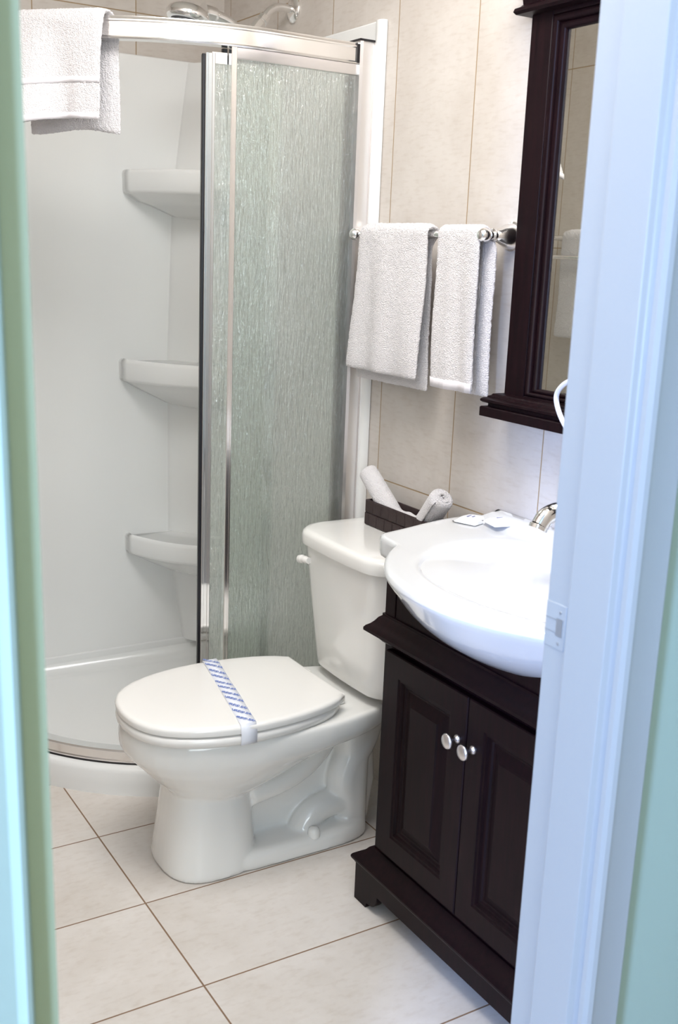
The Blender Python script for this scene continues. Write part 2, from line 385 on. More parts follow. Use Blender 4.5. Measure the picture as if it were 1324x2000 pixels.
def corner_shelf(zt, w_, h_, under):
    bm = B(); rings = []
    def ring(s, z, dz=0):
        out = []
        a_ = w_*s
        P = [(XW-.006-a_, YB-.006), (XW-.006-a_*1.0, YB-.006-a_*.10)]
        for k in range(25):
            t = k/24; b_ = .055*s*math.sin(PI*t)
            P.append((XW-.006-a_*(1-.90*t)*1.0-b_*.7, YB-.006-a_*(.10+.90*t)-b_*.7))
        P.append((XW-.006, YB-.006-a_))
        for x, y in P: out.append((x, y, z))
        out.append((XW-.004, YB-.004, z)); return out
    for s, z in ((.45, zt-.008), (.93, zt-.007), (.955, zt-.001), (.975, zt), (.99, zt-.003), (1.0, zt-.012), (.995, zt-h_+.008), (.985, zt-h_), (.95, zt-h_-.005), (.86, zt-h_-.022), (.72, zt-h_-under*.62), (.55, zt-h_-under), (.3, zt-h_-under-.03)):
        rings.append(ring(s, z))
    loft(bm, rings); return link('corner_shelf', bm, m_acryl, sur, sharp=75)
corner_shelf(1.585, .325, .066, .055)
corner_shelf(1.030, .340, .066, .075)
corner_shelf(.475, .325, .062, .075)

# enclosure: header, track, wall profiles, fixed panels and the curved sliding door
enc = thing('shower_enclosure', 'curved corner shower enclosure of bright aluminium and rain-textured glass, sliding door open', 'shower enclosure', (SCX, SCY, .075))
RH = .582
def profile_sweep(name, r, prof, mat, a0=None, a1=None, parent=enc, x_end=XW-.045, y_end=YB-.05, sharp=35, n=40):
    if a0 is None:
        path = quad_path(r, n, x_end, y_end); nn = quad_norm(n)
    else:
        path, nn = [], []
        m_ = max(3, int(abs(a1-a0)/2.2))
        for i in range(m_+1):
            a = math.radians(a0+(a1-a0)*i/m_); 
            if a > -PI/2:   # straight part beyond the curve
                x = SCX+math.tan(a+PI/2)*r; path.append((x, SCY-r)); nn.append((0, -1))
            else:
                path.append((SCX+r*math.cos(a), SCY+r*math.sin(a))); nn.append((math.cos(a), math.sin(a)))
    bm = B(); sweep(bm, path, prof, normals=nn); return link(name, bm, mat, parent, sharp=sharp)
hz0, hz1 = 1.806, 1.853
pr = [(-.018, hz0), (.012, hz0), (.014, hz0+.003), (.0115, hz0+.006), (.0115, hz1-.012), (.0135, hz1-.010), (.0135, hz1-.007), (.0115, hz1-.005), (.010, hz1), (-.018, hz1)]
profile_sweep('header_rail', RH, pr, m_alu)
pr = [(-.016, .0755), (.014, .0755), (.014, .079), (.0165, .080), (.0165, .083), (.0125, .085), (.0125, .106), (.014, .108), (.012, .112), (-.016, .112)]
profile_sweep('bottom_track', RH, pr, m_alu)
pr = [(.0135, .0745), (.0180, .0745), (.0180, .0765), (.0135, .0765)]
profile_sweep('track_seal', RH, pr, m_black)
def ang_x(x, r): return -90+math.degrees(math.atan((x-SCX)/r))
A_W = ang_x(XW-.055, RH); A_P = -100.0
# right fixed panel
fp = profile_sweep('fixed_glass', RH, [(-.003, .112), (.003, .112), (.003, 1.79), (-.003, 1.79)], m_glass, A_P+.2, A_W+.4)
profile_sweep('panel_top_rail', RH, [(-.008, 1.782), (.008, 1.782), (.009, 1.785), (.009, 1.8055), (-.008, 1.8055)], m_satin, A_P, A_W)
profile_sweep('panel_bottom_rail', RH, [(-.008, .112), (.008, .112), (.008, .128), (-.008, .128)], m_satin, A_P, A_W)
def post(name, r, a, wd, dp, z0, z1, mat, parent=enc, lip=True):
    aa = math.radians(a); c = Vector((SCX+r*math.cos(aa), SCY+r*math.sin(aa), 0)) if a <= -90 else Vector((SCX+math.tan(aa+PI/2)*r, SCY-r, 0))
    n_ = Vector((math.cos(aa), math.sin(aa), 0)) if a <= -90 else Vector((0, -1, 0)); t_ = Vector((-n_.y, n_.x, 0))
    pts = [(-wd/2, -dp/2), (wd/2, -dp/2), (wd/2, dp/2-.0015), (wd/2-.0015, dp/2), (-wd/2+.0015, dp/2), (-wd/2, dp/2-.0015)]
    if lip: pts = [(-wd/2, -dp/2), (wd/2, -dp/2), (wd/2, dp/2-.001), (wd/2-.001, dp/2), (wd*.22, dp/2), (wd*.18, dp/2-.0015), (-wd*.18, dp/2-.0015), (-wd*.22, dp/2), (-wd/2+.001, dp/2), (-wd/2, dp/2-.001)]
    bm = B(); loft(bm, [[tuple(c+t_*a_+n_*b_+Vector((0, 0, z))) for a_, b_ in pts] for z in (z0, z1)])
    return link(name, bm, mat, parent, sharp=20)
post('panel_post', RH, A_P+.15, .013, .024, .112, 1.8055, m_alu)
# right wall profile, seen almost face on, with its black cap
bm = B()
y0 = SCY-RH
pr = [(XW-.010, y0+.028), (XW-.058, y0+.028), (XW-.058, y0-.016), (XW-.050, y0-.018), (XW-.0485, y0-.014), (XW-.020, y0-.014), (XW-.0185, y0-.018), (XW-.015, y0-.018), (XW-.0135, y0-.012), (XW-.010, y0-.012)]
loft(bm, [[(x, y, z) for x, y in pr] for z in (.076, 1.858)]); link('wall_profile', bm, m_satin, enc, sharp=20)
bm = B(); box(bm, XW-.060, XW-.009, y0-.019, y0+.030, 1.858, 1.8625); link('profile_cap', bm, m_black, enc)
bm = B(); box(bm, XW-.0655, XW-.0582, y0-.0155, y0+.012, 1.808, 1.850); link('header_end_cap', bm, m_black, enc)
bm = B(); box(bm, XW-.076, XW-.0585, y0+.0036, y0+.020, .13, 1.78); link('glass_gasket', bm, m_black, enc)
# left fixed panel and profile on the back wall
bm = B(); box(bm, SCX-RH-.003, SCX-RH+.003, SCY+.02, YB-.05, .112, 1.79); link('fixed_glass', bm, m_glass, enc)
bm = B(); box(bm, SCX-RH-.016, SCX-RH+.02, YB-.055, YB-.011, .094, 1.858); bevmod(link('wall_profile', bm, m_satin, enc), .002, 2)
post('panel_post', RH, -178, .013, .024, .112, 1.8055, m_alu)
# sliding door, pushed open behind the fixed glass
RD = RH-.026
door = profile_sweep('sliding_door', RD, [(-.003, .116), (.003, .116), (.003, 1.775), (-.003, 1.775)], m_glass, -105.0, -89.2)
post('door_stile', RD+.003, -104.7, .022, .026, .114, 1.792, m_chrome, parent=door)
post('door_stile', RD, -88.6, .030, .022, .114, 1.785, m_chrome, parent=door)
post('door_seal', RD+.003, -106.15, .0075, .018, .118, 1.790, m_black, parent=door, lip=False)
profile_sweep('door_rail', RD, [(-.007, 1.772), (.007, 1.772), (.007, 1.796), (-.007, 1.796)], m_alu, -104.2, -89.2, parent=door)
profile_sweep('door_rail', RD, [(-.007, .114), (.007, .114), (.007, .132), (-.007, .132)], m_alu, -104.2, -89.2, parent=door)
post('roller', RD, -101.2, .012, .012, 1.786, 1.805, m_black, parent=door, lip=False)

# shower arm on the right wall and the hand shower in its bracket
arm = thing('shower_pipe', 'bent nickel shower arm with a round wall flange above the shower', 'shower arm', (XW, 2.746, 2.0))
bm = B(); lathe(bm, [(.0, .033), (.004, .033), (.008, .030), (.012, .020), (.014, .013)], (XW, 2.746, 2.0), (-1, 0, 0)); link('flange', bm, m_alu, arm)
bm = B(); tube(bm, spline([(XW-.004, 2.746, 2.0), (XW-.045, 2.746, 2.001), (XW-.075, 2.742, 1.988), (XW-.105, 2.736, 1.955)], 8), .0105, 18); link('pipe', bm, m_alu, arm)
bm = B(); lathe(bm, [(0, .013), (.002, .0165), (.016, .0165), (.018, .014), (.024, .014), (.026, .018), (.055, .016), (.057, .013)], (XW-.092, 2.7385, 1.969), (-.66, -.10, -.74), 8); link('swivel_nut', bm, m_alu, arm, sharp=20)
hs = thing('hand_shower', 'grey chrome hand shower head tilted down over the header rail', 'shower head', (1.36, 2.70, 1.90))
p0 = Vector((1.375, 2.72, 1.880)); p1 = Vector((1.145, 2.68, 1.936))
bm = B(); tube(bm, spline([p0+Vector((.03, .01, -.03)), p0, (1.335, 2.712, 1.906), (1.285, 2.702, 1.9315), (1.235, 2.694, 1.943), (1.20, 2.688, 1.946)], 8), [.012]*8+[.0125]*8+[.013]*8+[.015]*8+[.019]*8+[.022], 18)
link('handle', bm, m_chrome, hs)
hax = Vector((.16, -.03, .985)).normalized()
bm = B(); lathe(bm, [(-.020, .040), (-.019, .049), (-.012, .055), (-.002, .055), (.008, .049), (.016, .036), (.021, .020), (.022, .001)], p1+Vector((.012, 0, 0)), hax, 32); link('head', bm, m_chrome, hs, sharp=50)
bm = B()
lathe(bm, [(-.0225, .040), (-.0195, .0405)], p1+Vector((.012, 0, 0)), hax, 32)
u_ = hax.orthogonal().normalized(); v_ = hax.cross(u_)
for rr_, n_ in ((.010, 6), (.020, 12), (.031, 18)):
    for k in range(n_):
        c_ = p1+Vector((.012, 0, 0))+(u_*math.cos(k*2*PI/n_)+v_*math.sin(k*2*PI/n_))*rr_
        lathe(bm, [(-.0215, .0022), (-.0255, .0016)], c_, hax, 6)
link('nozzle_plate', bm, simple('grey_rubber', (.10, .10, .11, 1), .5), hs)
bm = B(); tube(bm, [p0+Vector((-.012, -.004, .008)), p0+Vector((.022, .006, -.022))], .020, 20); link('bracket', bm, m_alu, hs)

# ------------------------------------------------------------------ toilet
TY = 2.048
toi = thing('toilet', 'white two-piece toilet with closed lid and exposed trapway', 'toilet', (1.08, TY, 0))
hw_tab = [(.738, 0), (.7395, .028), (.744, .052), (.752, .075), (.765, .099), (.785, .122), (.81, .141), (.84, .157), (.88, .172), (.93, .183), (.98, .187), (1.03, .186), (1.08, .181), (1.13, .171), (1.17, .158), (1.20, .143), (1.215, .130)]
body_tab = [(x, h) for x, h in hw_tab if x <= 1.04]+[(1.08, .183), (1.12, .176), (1.16, .166), (1.19, .155), (1.215, .142)]
def egg(xf, xb, hw, z, n=28, tab=hw_tab):
    """seat-shaped outline between front xf and straight back xb"""
    up_, lo = [], []
    for i in range(n+1):
        t = i/n; x = .738+(1.215-.738)*(1-math.cos(t*PI/2)) if t < 1 else 1.215
        h = interp(tab, x)/.187*hw; X_ = xf+(x-.738)/(.477)*(xb-xf)
        up_.append((X_, TY+h, z)); lo.append((X_, TY-h, z))
    return up_+lo[:0:-1]
def supere(cx, cy_, hx, hy, z, p=3.2, n=48):
    out = []
    for k in range(n):
        a = k*2*PI/n; c_, s_ = math.cos(a), math.sin(a)
        out.append((cx+hx*abs(c_)**(2/p)*(1 if c_ >= 0 else -1), cy_+hy*abs(s_)**(2/p)*(1 if s_ >= 0 else -1), z))
    return out
bm = B()
lv = [(.352, .748, 1.325, .178), (.345, .744, 1.33, .182), (.330, .741, 1.33, .184), (.312, .742, 1.33, .183), (.298, .745, 1.31, .180), (.289, .752, 1.27, .175), (.270, .768, 1.19, .163), (.250, .786, 1.155, .150), (.230, .804, 1.12, .136), (.212, .822, 1.085, .122), (.196, .838, 1.055, .109), (.180, .85, 1.03, .09)]
loft(bm, [egg(a, b_, h, z, tab=body_tab if z > .28 else hw_tab) for z, a, b_, h in lv])
lv = [(.240, .862, 1.02, .088), (.200, .846, 1.030, .097), (.150, .839, 1.034, .101), (.100, .833, 1.038, .105), (.050, .826, 1.042, .111), (.012, .822, 1.046, .117), (.004, .822, 1.046, .118), (0, .825, 1.044, .116)]
loft(bm, [supere((a+b_)/2, TY, (b_-a)/2, h, z, 2.7) for z, a, b_, h in lv])
loft(bm, [supere(1.13, TY, hx, hy, z, 4.5) for z, hx, hy in ((0, .208, .116), (.004, .210, .118), (.026, .208, .116), (.036, .202, .110), (.040, .192, .100))])
rings = [supere(1.255, TY, .165*s, .128*s2, z, 5) for z, s, s2 in ((.300, .96, .92), (.306, .99, .97), (.330, 1, 1), (.344, 1, 1), (.352, .97, .96))]
loft(bm, rings)
# web between pedestal and rear
loft(bm, [supere(1.16, TY, .175, .030, z, 6) for z in (.02, .31)])
loft(bm, [supere(1.30, TY, .045, .085, z, 3) for z in (.02, .10, .31)])
for s in (-1, 1):
    tube(bm, spline([(1.250, TY+s*.040, .310), (1.215, TY+s*.042, .240), (1.165, TY+s*.046, .198), (1.105, TY+s*.050, .176), (1.02, TY+s*.052, .162)], 8), .033, 18)
    tube(bm, spline([(1.350, TY+s*.034, .31), (1.342, TY+s*.040, .262), (1.322, TY+s*.046, .222), (1.288, TY+s*.048, .182), (1.276, TY+s*.048, .135), (1.288, TY+s*.046, .095), (1.295, TY+s*.045, .02)], 8), .040, 18)
    tube(bm, spline([(1.31, TY+s*.046, .078), (1.245, TY+s*.048, .080), (1.200, TY+s*.050, .070), (1.170, TY+s*.052, .045), (1.160, TY+s*.052, .015)], 8), .034, 18)
    tube(bm, [(1.335, TY+s*.040, .25), (1.345, TY+s*.040, .12), (1.330, TY+s*.040, .02)], .024, 16)
body = link('bowl_and_base', bm, m_china, toi, sharp=180)
rm = body.modifiers.new('blend', 'REMESH'); rm.mode = 'VOXEL'; rm.voxel_size = .0042; rm.use_smooth_shade = True
sm = body.modifiers.new('soften', 'SMOOTH'); sm.factor = .6; sm.iterations = 6
for s in (-1, 1):
    bm = B(); lathe(bm, [(0, .0155), (.012, .0150), (.019, .0125), (.0225, .008), (.0235, .001)], (1.172, TY+s*.098, .034), (0, 0, 1), 24); link('bolt_cap', bm, m_china, toi, sharp=50)
# seat ring and lid
bm = B(); loft(bm, [egg(a, b_, h, z) for z, a, b_, h in ((.3525, .747, 1.20, .180), (.355, .7405, 1.205, .186), (.364, .7385, 1.208, .188), (.371, .7395, 1.208, .187), (.374, .744, 1.205, .183))])
link('seat', bm, m_seat, toi, sharp=60)
LZ = .397
bm = B(); rings = [egg(a, b_, h, z) for z, a, b_, h in ((.3775, .744, 1.218, .183), (.3785, .7395, 1.220, .1870), (.389, .7375, 1.220, .1885), (.3935, .7395, 1.219, .187), (.3962, .7445, 1.216, .182), (LZ, .752, 1.212, .175), (LZ+.0012, .775, 1.195, .150), (LZ+.002, .85, 1.13, .09))]
loft(bm, rings); link('lid', bm, m_seat, toi, sharp=60)
for s in (-1, 1):
    bm = B(); box(bm, 1.216, 1.246, TY+s*.078-.018, TY+s*.078+.018, .352, .378); bevmod(link('hinge', bm, m_seat, toi), .005, 3)
# tank
TT = .720
def tank_ring(x0, x1, y0, y1, z, r, bow, n=9):
    pts = []
    cs = [(x0+r, y1-r, PI/2, PI), (x0+r, y0+r, PI, 1.5*PI), (x1-.02, y0+.02, 1.5*PI, 2*PI), (x1-.02, y1-.02, 0, PI/2)]
    for ci, (cx, cy_, a0, a1) in enumerate(cs):
        rr = r if ci < 2 else .02
        for k in range(n+1):
            a = a0+(a1-a0)*k/n; pts.append((cx+rr*math.cos(a), cy_+rr*math.sin(a), z))
        if ci == 0:
            for k in range(1, 10):
                y = (y1-r)+(y0+r-(y1-r))*k/10; pts.append((x0, y, z))
    yc = (y0+y1)/2; hw = (y1-y0)/2
    return [(x-bow*max(0, 1-((y-yc)/hw)**2)*(1 if x < x0+r+.001 else 0), y, z) for x, y, z in pts]
TYC = 2.030
bm = B()
rings = []
for z, f_ in ((.372, 0), (.3745, .0), (.380, .0), (.40, .0), (.50, 0), (.60, 0), (.684, 0)):
    t = (z-.372)/(.684-.372); hy = .164+.026*t; x0 = 1.288-.030*t; ins = .012 if z < .373 else (.004 if z < .376 else 0)
    rings.append(tank_ring(x0+ins, 1.462, TYC-hy+ins, TYC+hy-ins, z, .062, .010))
loft(bm, rings); link('tank', bm, m_china, toi, sharp=55)
bm = B(); rings = []
for z, ins in ((.683, .006), (.6845, .001), (.690, 0), (.706, .0), (.714, .003), (.7185, .009), (TT, .018), (TT+.001, .05)):
    rings.append(tank_ring(1.246+ins, 1.470-ins*.5, TYC-.200+ins, TYC+.200-ins, z, .075-ins*.5, .010))
loft(bm, rings); link('tank_lid', bm, m_china, toi, sharp=60)
bm = B(); lathe(bm, [(0, .011), (.008, .011), (.009, .009)], (1.262, 2.165, .640), (-1, .25, 0), 20); link('lever_hub', bm, m_chrome, toi)
bm = B(); tube(bm, spline([(1.250, 2.150, .645), (1.248, 2.160, .645), (1.247, 2.175, .643), (1.247, 2.190, .639)], 6), [.008]*6+[.009]*6+[.0105]*6+[.008], 16); link('lever', bm, m_seat, toi)

# sanitary paper tape across the lid
tape = thing('paper_tape', 'white paper strip with slanted blue printing across the closed toilet lid', 'paper strip', (.99, 2.05, LZ))
T0, T1 = Vector((1.030, 2.236, 0)), Vector((.952, 1.868, 0)); HWT = .0185
path = [(T0+Vector((.002, .010, 0)), .374), (T0+Vector((.001, .004, 0)), .392), (T0, LZ+.0010)]
for i in range(1, 14): path.append((T0.lerp(T1, i/14), LZ+.0030+.0012*math.sin(i*.9)))
path += [(T1, LZ+.0022), (T1+Vector((-.0005, -.0055, 0)), .3915), (T1+Vector((-.0005, -.0075, 0)), .378), (T1+Vector((0, -.0065, 0)), .362), (T1+Vector((0, -.005, 0)), .353)]
bm = B(); vs = []
for k, (p, z) in enumerate(path):
    vs.append([bm.verts.new((p.x+s, p.y+(-s*.02 if k > 15 else 0)+ (abs(s)*0), z)) for s in (-HWT, 0, HWT)])
for a, b_ in zip(vs, vs[1:]):
    for i in (0, 1): bm.faces.new((a[i], a[i+1], b_[i+1], b_[i]))
o = link('strip', bm, m_tape, tape, sharp=40); so = o.modifiers.new('thickness', 'SOLIDIFY'); so.thickness = .0004; so.offset = 0
def text_bm(s, size, mat4, bm):
    cu = bpy.data.curves.new('t', 'FONT'); cu.body = s; cu.size = size; cu.align_x = 'CENTER'; cu.align_y = 'CENTER'; cu.offset = size*.035
    to = bpy.data.objects.new('t', cu); COL.objects.link(to); bpy.context.view_layer.update()
    me = bpy.data.meshes.new_from_object(to.evaluated_get(bpy.context.evaluated_depsgraph_get()))
    me.transform(mat4); bm.from_mesh(me); bpy.data.objects.remove(to); bpy.data.curves.remove(cu); bpy.data.meshes.remove(me)
dirT = (T1-T0).normalized(); perp = Vector((1, 0, 0)); Lt = (T1-T0).length
ez = Vector((0, 0, 1)); bx = (perp*.66+dirT*.75).normalized(); by = ez.cross(bx)
for i in range(11):
    c = T0.lerp(T1, (i+.55)/11.2); off = (-.003, .003)[i % 2]
    c = c+perp*off*.5; c.z = LZ+.0050
    Mx = Matrix((bx, by, ez)).transposed().to_4x4(); Mx.translation = c
    tmp = B(); text_bm('SANITAIRE    SANITARY', .0122, Matrix.Identity(4), tmp)
    # emblem between the two words
    ringv = [[tmp.verts.new((math.cos(k*2*PI/20)*r_, math.sin(k*2*PI/20)*r_, 0)) for k in range(20)] for r_ in (.0052, .0038)]
    for k in range(20): tmp.faces.new((ringv[0][k], ringv[0][(k+1) % 20], ringv[1][(k+1) % 20], ringv[1][k]))
    cc = [tmp.verts.new((math.cos(k*2*PI/10)*.0024, math.sin(k*2*PI/10)*.0024, 0)) for k in range(10)]; tmp.faces.new(cc)
    tmp.transform(Mx)
    # keep what lies on the strip
    for sgn in (-1, 1):
        n_ = Vector((dirT.y, -dirT.x, 0))*-1; n_ = n_ if n_.dot(perp) > 0 else -n_
        g = list(tmp.verts)+list(tmp.edges)+list(tmp.faces)
        bmesh.ops.bisect_plane(tmp, geom=g, plane_co=T0+n_*sgn*(HWT*.93), plane_no=n_*sgn, clear_outer=True)
    for v in tmp.verts:
        t = max(0, min(1, ((Vector((v.co.x, v.co.y, 0))-T0).dot(dirT))/Lt)); v.co.z = LZ+.0042+.0012*math.sin(t*14*.9)
    link('printed_line', tmp, m_ink, tape, sharp=180)

# basket on the tank with two rolled washcloths
bas = thing('woven_basket', 'low dark brown woven basket on the toilet tank lid', 'basket', (1.437, 2.03, TT))
bx0, bx1, by0, by1, bz0, bz1 = 1.408, 1.466, 1.86, 2.152, TT+.0015, TT+.064
m_bask = simple('dark_brown_weave', srgb(46, 30, 30), .55, bump=.4, bscale=300)
bm = B()
box(bm, bx0, bx1, by0, by1, bz0, bz0+.004)
box(bm, bx0, bx0+.004, by0, by1, bz0, bz1); box(bm, bx1-.004, bx1, by0, by1, bz0, bz1)
box(bm, bx0, bx1, by0, by0+.004, bz0, bz1); box(bm, bx0, bx1, by1-.004, by1, bz0, bz1)
bevmod(link('box', bm, m_bask, bas), .001, 1)
bm = B(); nr = 2; rh = (bz1-bz0)/nr
for r_ in range(nr):
    y = by0-.017*(r_ % 2)
    while y < by1-.004:
        a, b_ = max(y+.0012, by0), min(y+.034, by1)
        if b_-a > .004:
            for xx in ((bx0-.0032, bx0+.001), (bx1-.001, bx1+.0032)):
                box(bm, xx[0], xx[1], a, b_, bz0+r_*rh+.001, bz0+(r_+1)*rh-.001)
        y += .034
    for yy in ((by0-.0032, by0+.001), (by1-.001, by1+.0032)):
        x = bx0-.01*(r_ % 2)
        while x < bx1:
            a, b_ = max(x+.001, bx0), min(x+.026, bx1)
            if b_-a > .004: box(bm, a, b_, yy[0], yy[1], bz0+r_*rh+.001, bz0+(r_+1)*rh-.001)
            x += .0262
bevmod(link('weave', bm, m_bask, bas), .0018, 2)

def roll(name, p0, p1, r, label, flap=None, group=None):
    """a washcloth rolled into a spiral cylinder from p0 (bottom) to p1 (top end)"""
    p0, p1 = Vector(p0), Vector(p1); ax = (p1-p0).normalized(); u = ax.orthogonal().normalized(); v = ax.cross(u)
    bm = B(); th = r/3.9; turns = 3.4; n = 110; rings = []
    L_ = (p1-p0).length
    for j in range(13):
        t = j/12; d = t*L_; row = []
        outer, inner = [], []
        for k in range(n+1):
            q = k/n; a = q*turns*2*PI; rr = th*.5+(r-th*.5)*q; e = th*.42
            if j in (0, 12): rr -= th*.10; e = th*.30
            wob = 1+.02*math.sin(a*2+t*5)
            dd = d + (.004*math.sin(a*1.3+t)+.003*math.cos(a*.7))*(1 if j in (0, 12) else 0) - (r-rr)*.10*(1 if j > 10 else 0)
            outer.append(p0+ax*dd+(u*math.cos(a)+v*math.sin(a))*(rr+e)*wob); inner.append(p0+ax*dd+(u*math.cos(a)+v*math.sin(a))*(rr-e)*wob)
        rings.append(outer+inner[::-1])
    loft(bm, rings)
    o = link(name, bm, m_towel, org=p0, sharp=60); subs(o, 1)
    return tag(o, label, 'washcloth', 'rolled washcloths in the basket')
roll('rolled_washcloth', (1.440, 2.068, TT+.026), (1.430, 2.192, TT+.128), .026, 'rolled white washcloth leaning left in the brown basket')
roll('rolled_washcloth', (1.440, 1.960, TT+.026), (1.430, 1.870, TT+.126), .028, 'rolled white washcloth leaning right in the basket, spiral end showing')
bm = B()
rings = []
for i in range(9):
    y = 1.972+.10*i/8; rings.append([(1.437+.016*math.cos(a*PI/6), y, TT+.045+.014*math.sin(a*PI/6)+.003*math.sin(i*1.7+a)) for a in range(12)])
loft(bm, rings); o = link('rolled_washcloth', bm, m_towel, org=(1.437, 2.02, TT+.03), sharp=60); subs(o, 1); tag(o, 'small white washcloth lying low in the basket between two standing rolls', 'washcloth', 'rolled washcloths in the basket')

# ------------------------------------------------------------------ vanity
VX, VY0, VY1 = 1.180, 1.112, 1.708                    # carcass front and ends
VC = (VY0+VY1)/2
van = thing('vanity_cabinet', 'dark espresso wooden vanity cabinet with two raised-panel doors', 'cabinet', (1.33, VC, 0))
bm = B(); box(bm, VX, XW-.002, VY0, VY1, .10, .755); bevmod(link('carcass', bm, m_wood, van), .0015, 2)
bm = B()
for a, b_ in ((VY1-.034, VY1), (VY0, VY0+.034)): box(bm, VX-.004, VX+.002, a, b_, .645, .752)
box(bm, VX-.0025, VX+.002, VY0+.036, VY1-.036, .648, .752); bevmod(link('frieze', bm, m_wood, van), .001, 2)
def mould(name, prof, d=0):
    """profile swept along the two ends and the front of the cabinet; prof: (out, z)"""
    bm = B(); rings = []
    for (x, y, nx, ny) in ((XW-.004, VY1, 0, 1), (VX, VY1, -1, 1), (VX, VY0, -1, -1), (XW-.004, VY0, 0, -1)):
        rings.append([(x+nx*o_, y+ny*o_, z) for o_, z in prof])
    loft(bm, rings); return link(name, bm, m_wood, van, sharp=22)
mould('cornice', [(-.01, .598), (.004, .598), (.009, .603), (.012, .606), (.017, .610), (.022, .614), (.030, .618), (.0335, .619), (.0335, .625), (.030, .630), (.023, .635), (.017, .642), (.012, .650), (.006, .655), (.006, .660), (-.01, .660)])
# base with bracket feet and the arched apron
BXF = VX-.026; BY0, BY1 = VY0-.032, VY1+.032
def arch(l, s, zt=.094, n=8):
    """board outline in (s, z): feet at both ends, arched cut-out between"""
    f = .060
    pts = [(s, 0), (s, zt), (l, zt), (l, 0), (l-f*.75, 0), (l-f*.80, .012)]
    for k in range(n+1): a = k/n*PI/2; pts.append((l-f-.028*math.sin(a)+.0, .014+.033*(1-math.cos(a))+.0))
    for k in range(n+1): a = PI/2-k/n*PI/2; pts.append((s+f+.028*math.sin(a), .014+.033*(1-math.cos(a))))
    pts += [(s+f*.80, .012), (s+f*.75, 0)]
    return pts
bm = B(); o1 = arch(BY1, BY0); loft(bm, [[(x, y, z) for y, z in o1] for x in (BXF, BXF+.018)])
for yy in (BY0, BY1-.018):
    o2 = arch(XW-.004, BXF+.018); loft(bm, [[(x, y, z) for x, z in o2] for y in (yy, yy+.018)])
bevmod(link('base', bm, m_wood, van), .0012, 2, 50)
mould('base_moulding', [(-.005, .090), (.030, .090), (.030, .094), (.0345, .096), (.0365, .100), (.0365, .104), (.034, .108), (.029, .112), (.022, .117), (.014, .122), (.008, .130), (.004, .133), (-.005, .133)])
def panel_door(y0, y1, z0, z1, knob_y, knob_z):
    xf = VX-.016
    dm = B(); rings = []
    for ins, dep in ((0, .015), (0, .002), (.002, 0), (.047, 0), (.049, .003), (.053, .0035), (.056, .009), (.061, .0095), (.064, .0125), (.068, .0125), (.088, .0045), (.091, .002), (.12, .002)):
        a, b_, c_, d_ = y0+ins, y1-ins, z0+ins, z1-ins
        rings.append([(xf+dep, a, c_), (xf+dep, b_, c_), (xf+dep, b_, d_), (xf+dep, a, d_)])
    loft(dm, rings); d = link('door', dm, m_wood, van, sharp=12)
    kb = B(); lathe(kb, [(0, .0085), (.002, .0085), (.004, .0062), (.007, .0040), (.015, .0038), (.018, .0060), (.0205, .0125), (.023, .0150), (.0255, .0150), (.028, .0125), (.0295, .007), (.030, .0005)], (xf, knob_y, knob_z), (-1, 0, 0), 28); link('knob', kb, m_nickel, d, sharp=60)
panel_door(VC+.0015, VY1-.028, .150, .594, VC+.0245, .503)
panel_door(VY0+.028, VC-.0015, .150, .594, VC-.0225, .501)

# ------------------------------------------------------------------ ceramic sink
SKY, SKX = 1.41, 1.43
def deck_z(x, y):
    return .800+.017*sstep(1.20, 1.42, x)+.022*sstep(1.435, 1.462, x)*sstep(1.795, 1.755, y)*sstep(SKY*2-1.795, SKY*2-1.755, y)
RB = .386; EX, EY = 1.205, .402
def sink_outline(n=240, RB=RB):
    out = []
    cx, cy_ = 1.345, SKY
    for k in range(n):
        a = k*2*PI/n; dx, dy = math.cos(a), math.sin(a)
        # circle of the belly
        ox, oy = cx-SKX, 0
        b_ = dx*ox; cc = ox*ox-RB*RB; t1 = -b_+math.sqrt(max(0, b_*b_-cc))
        # deck rectangle (rounded by superellipse-like min)
        x0, x1, hy = EX, XW-.003, EY
        tx = ((x1-cx)/dx if dx > 1e-6 else ((x0-cx)/dx if dx < -1e-6 else 9)); ty = hy/abs(dy) if abs(dy) > 1e-6 else 9
        p_ = 14; t2 = (tx**-p_+ty**-p_)**(-1/p_)
        tx1 = (x1-cx)/dx if dx > 1e-6 else 9
        kk = 30; t = math.log(math.exp(kk*t1*4)+math.exp(kk*t2*4))/(kk*4)  # smooth union
        t = min(t, tx1)
        out.append((cx+dx*t, cy_+dy*t))
    return out
sink = thing('ceramic_sink', 'white ceramic belly sink with broad deck set on the dark vanity', 'sink', (1.30, SKY, .76))
out = sink_outline(); NR = len(out); cbx, cby = 1.272, SKY-.008
def basin_ring(ax_, ay_, z, q=2.2):
    # along the same rays as the outline, so the rings never fold
    r_ = []; cx = 1.345
    for k in range(NR):
        a = k*2*PI/NR; c_, s_ = math.cos(a), math.sin(a); lo_, hi_ = 0., 1.
        for _ in range(30):
            t = (lo_+hi_)/2
            if abs((cx+c_*t-cbx)/ax_)**q+abs(s_*t/ay_)**q < 1: lo_ = t
            else: hi_ = t
        r_.append((cx+c_*lo_, cby+s_*lo_, z))
    return r_
def scale_out(s, dz=0, z=None):
    cx, cy_ = 1.345, SKY
    r_ = []
    for x, y in out:
        d = math.hypot(x-cx, y-cy_); f = (d-s)/d; X_, Y_ = cx+(x-cx)*f, cy_+(y-cy_)*f
        if x > XW-.004: X_ = XW-.003
        r_.append((X_, Y_, (deck_z(X_, Y_)+dz) if z is None else z))
    return r_
bm = B(); rings = []
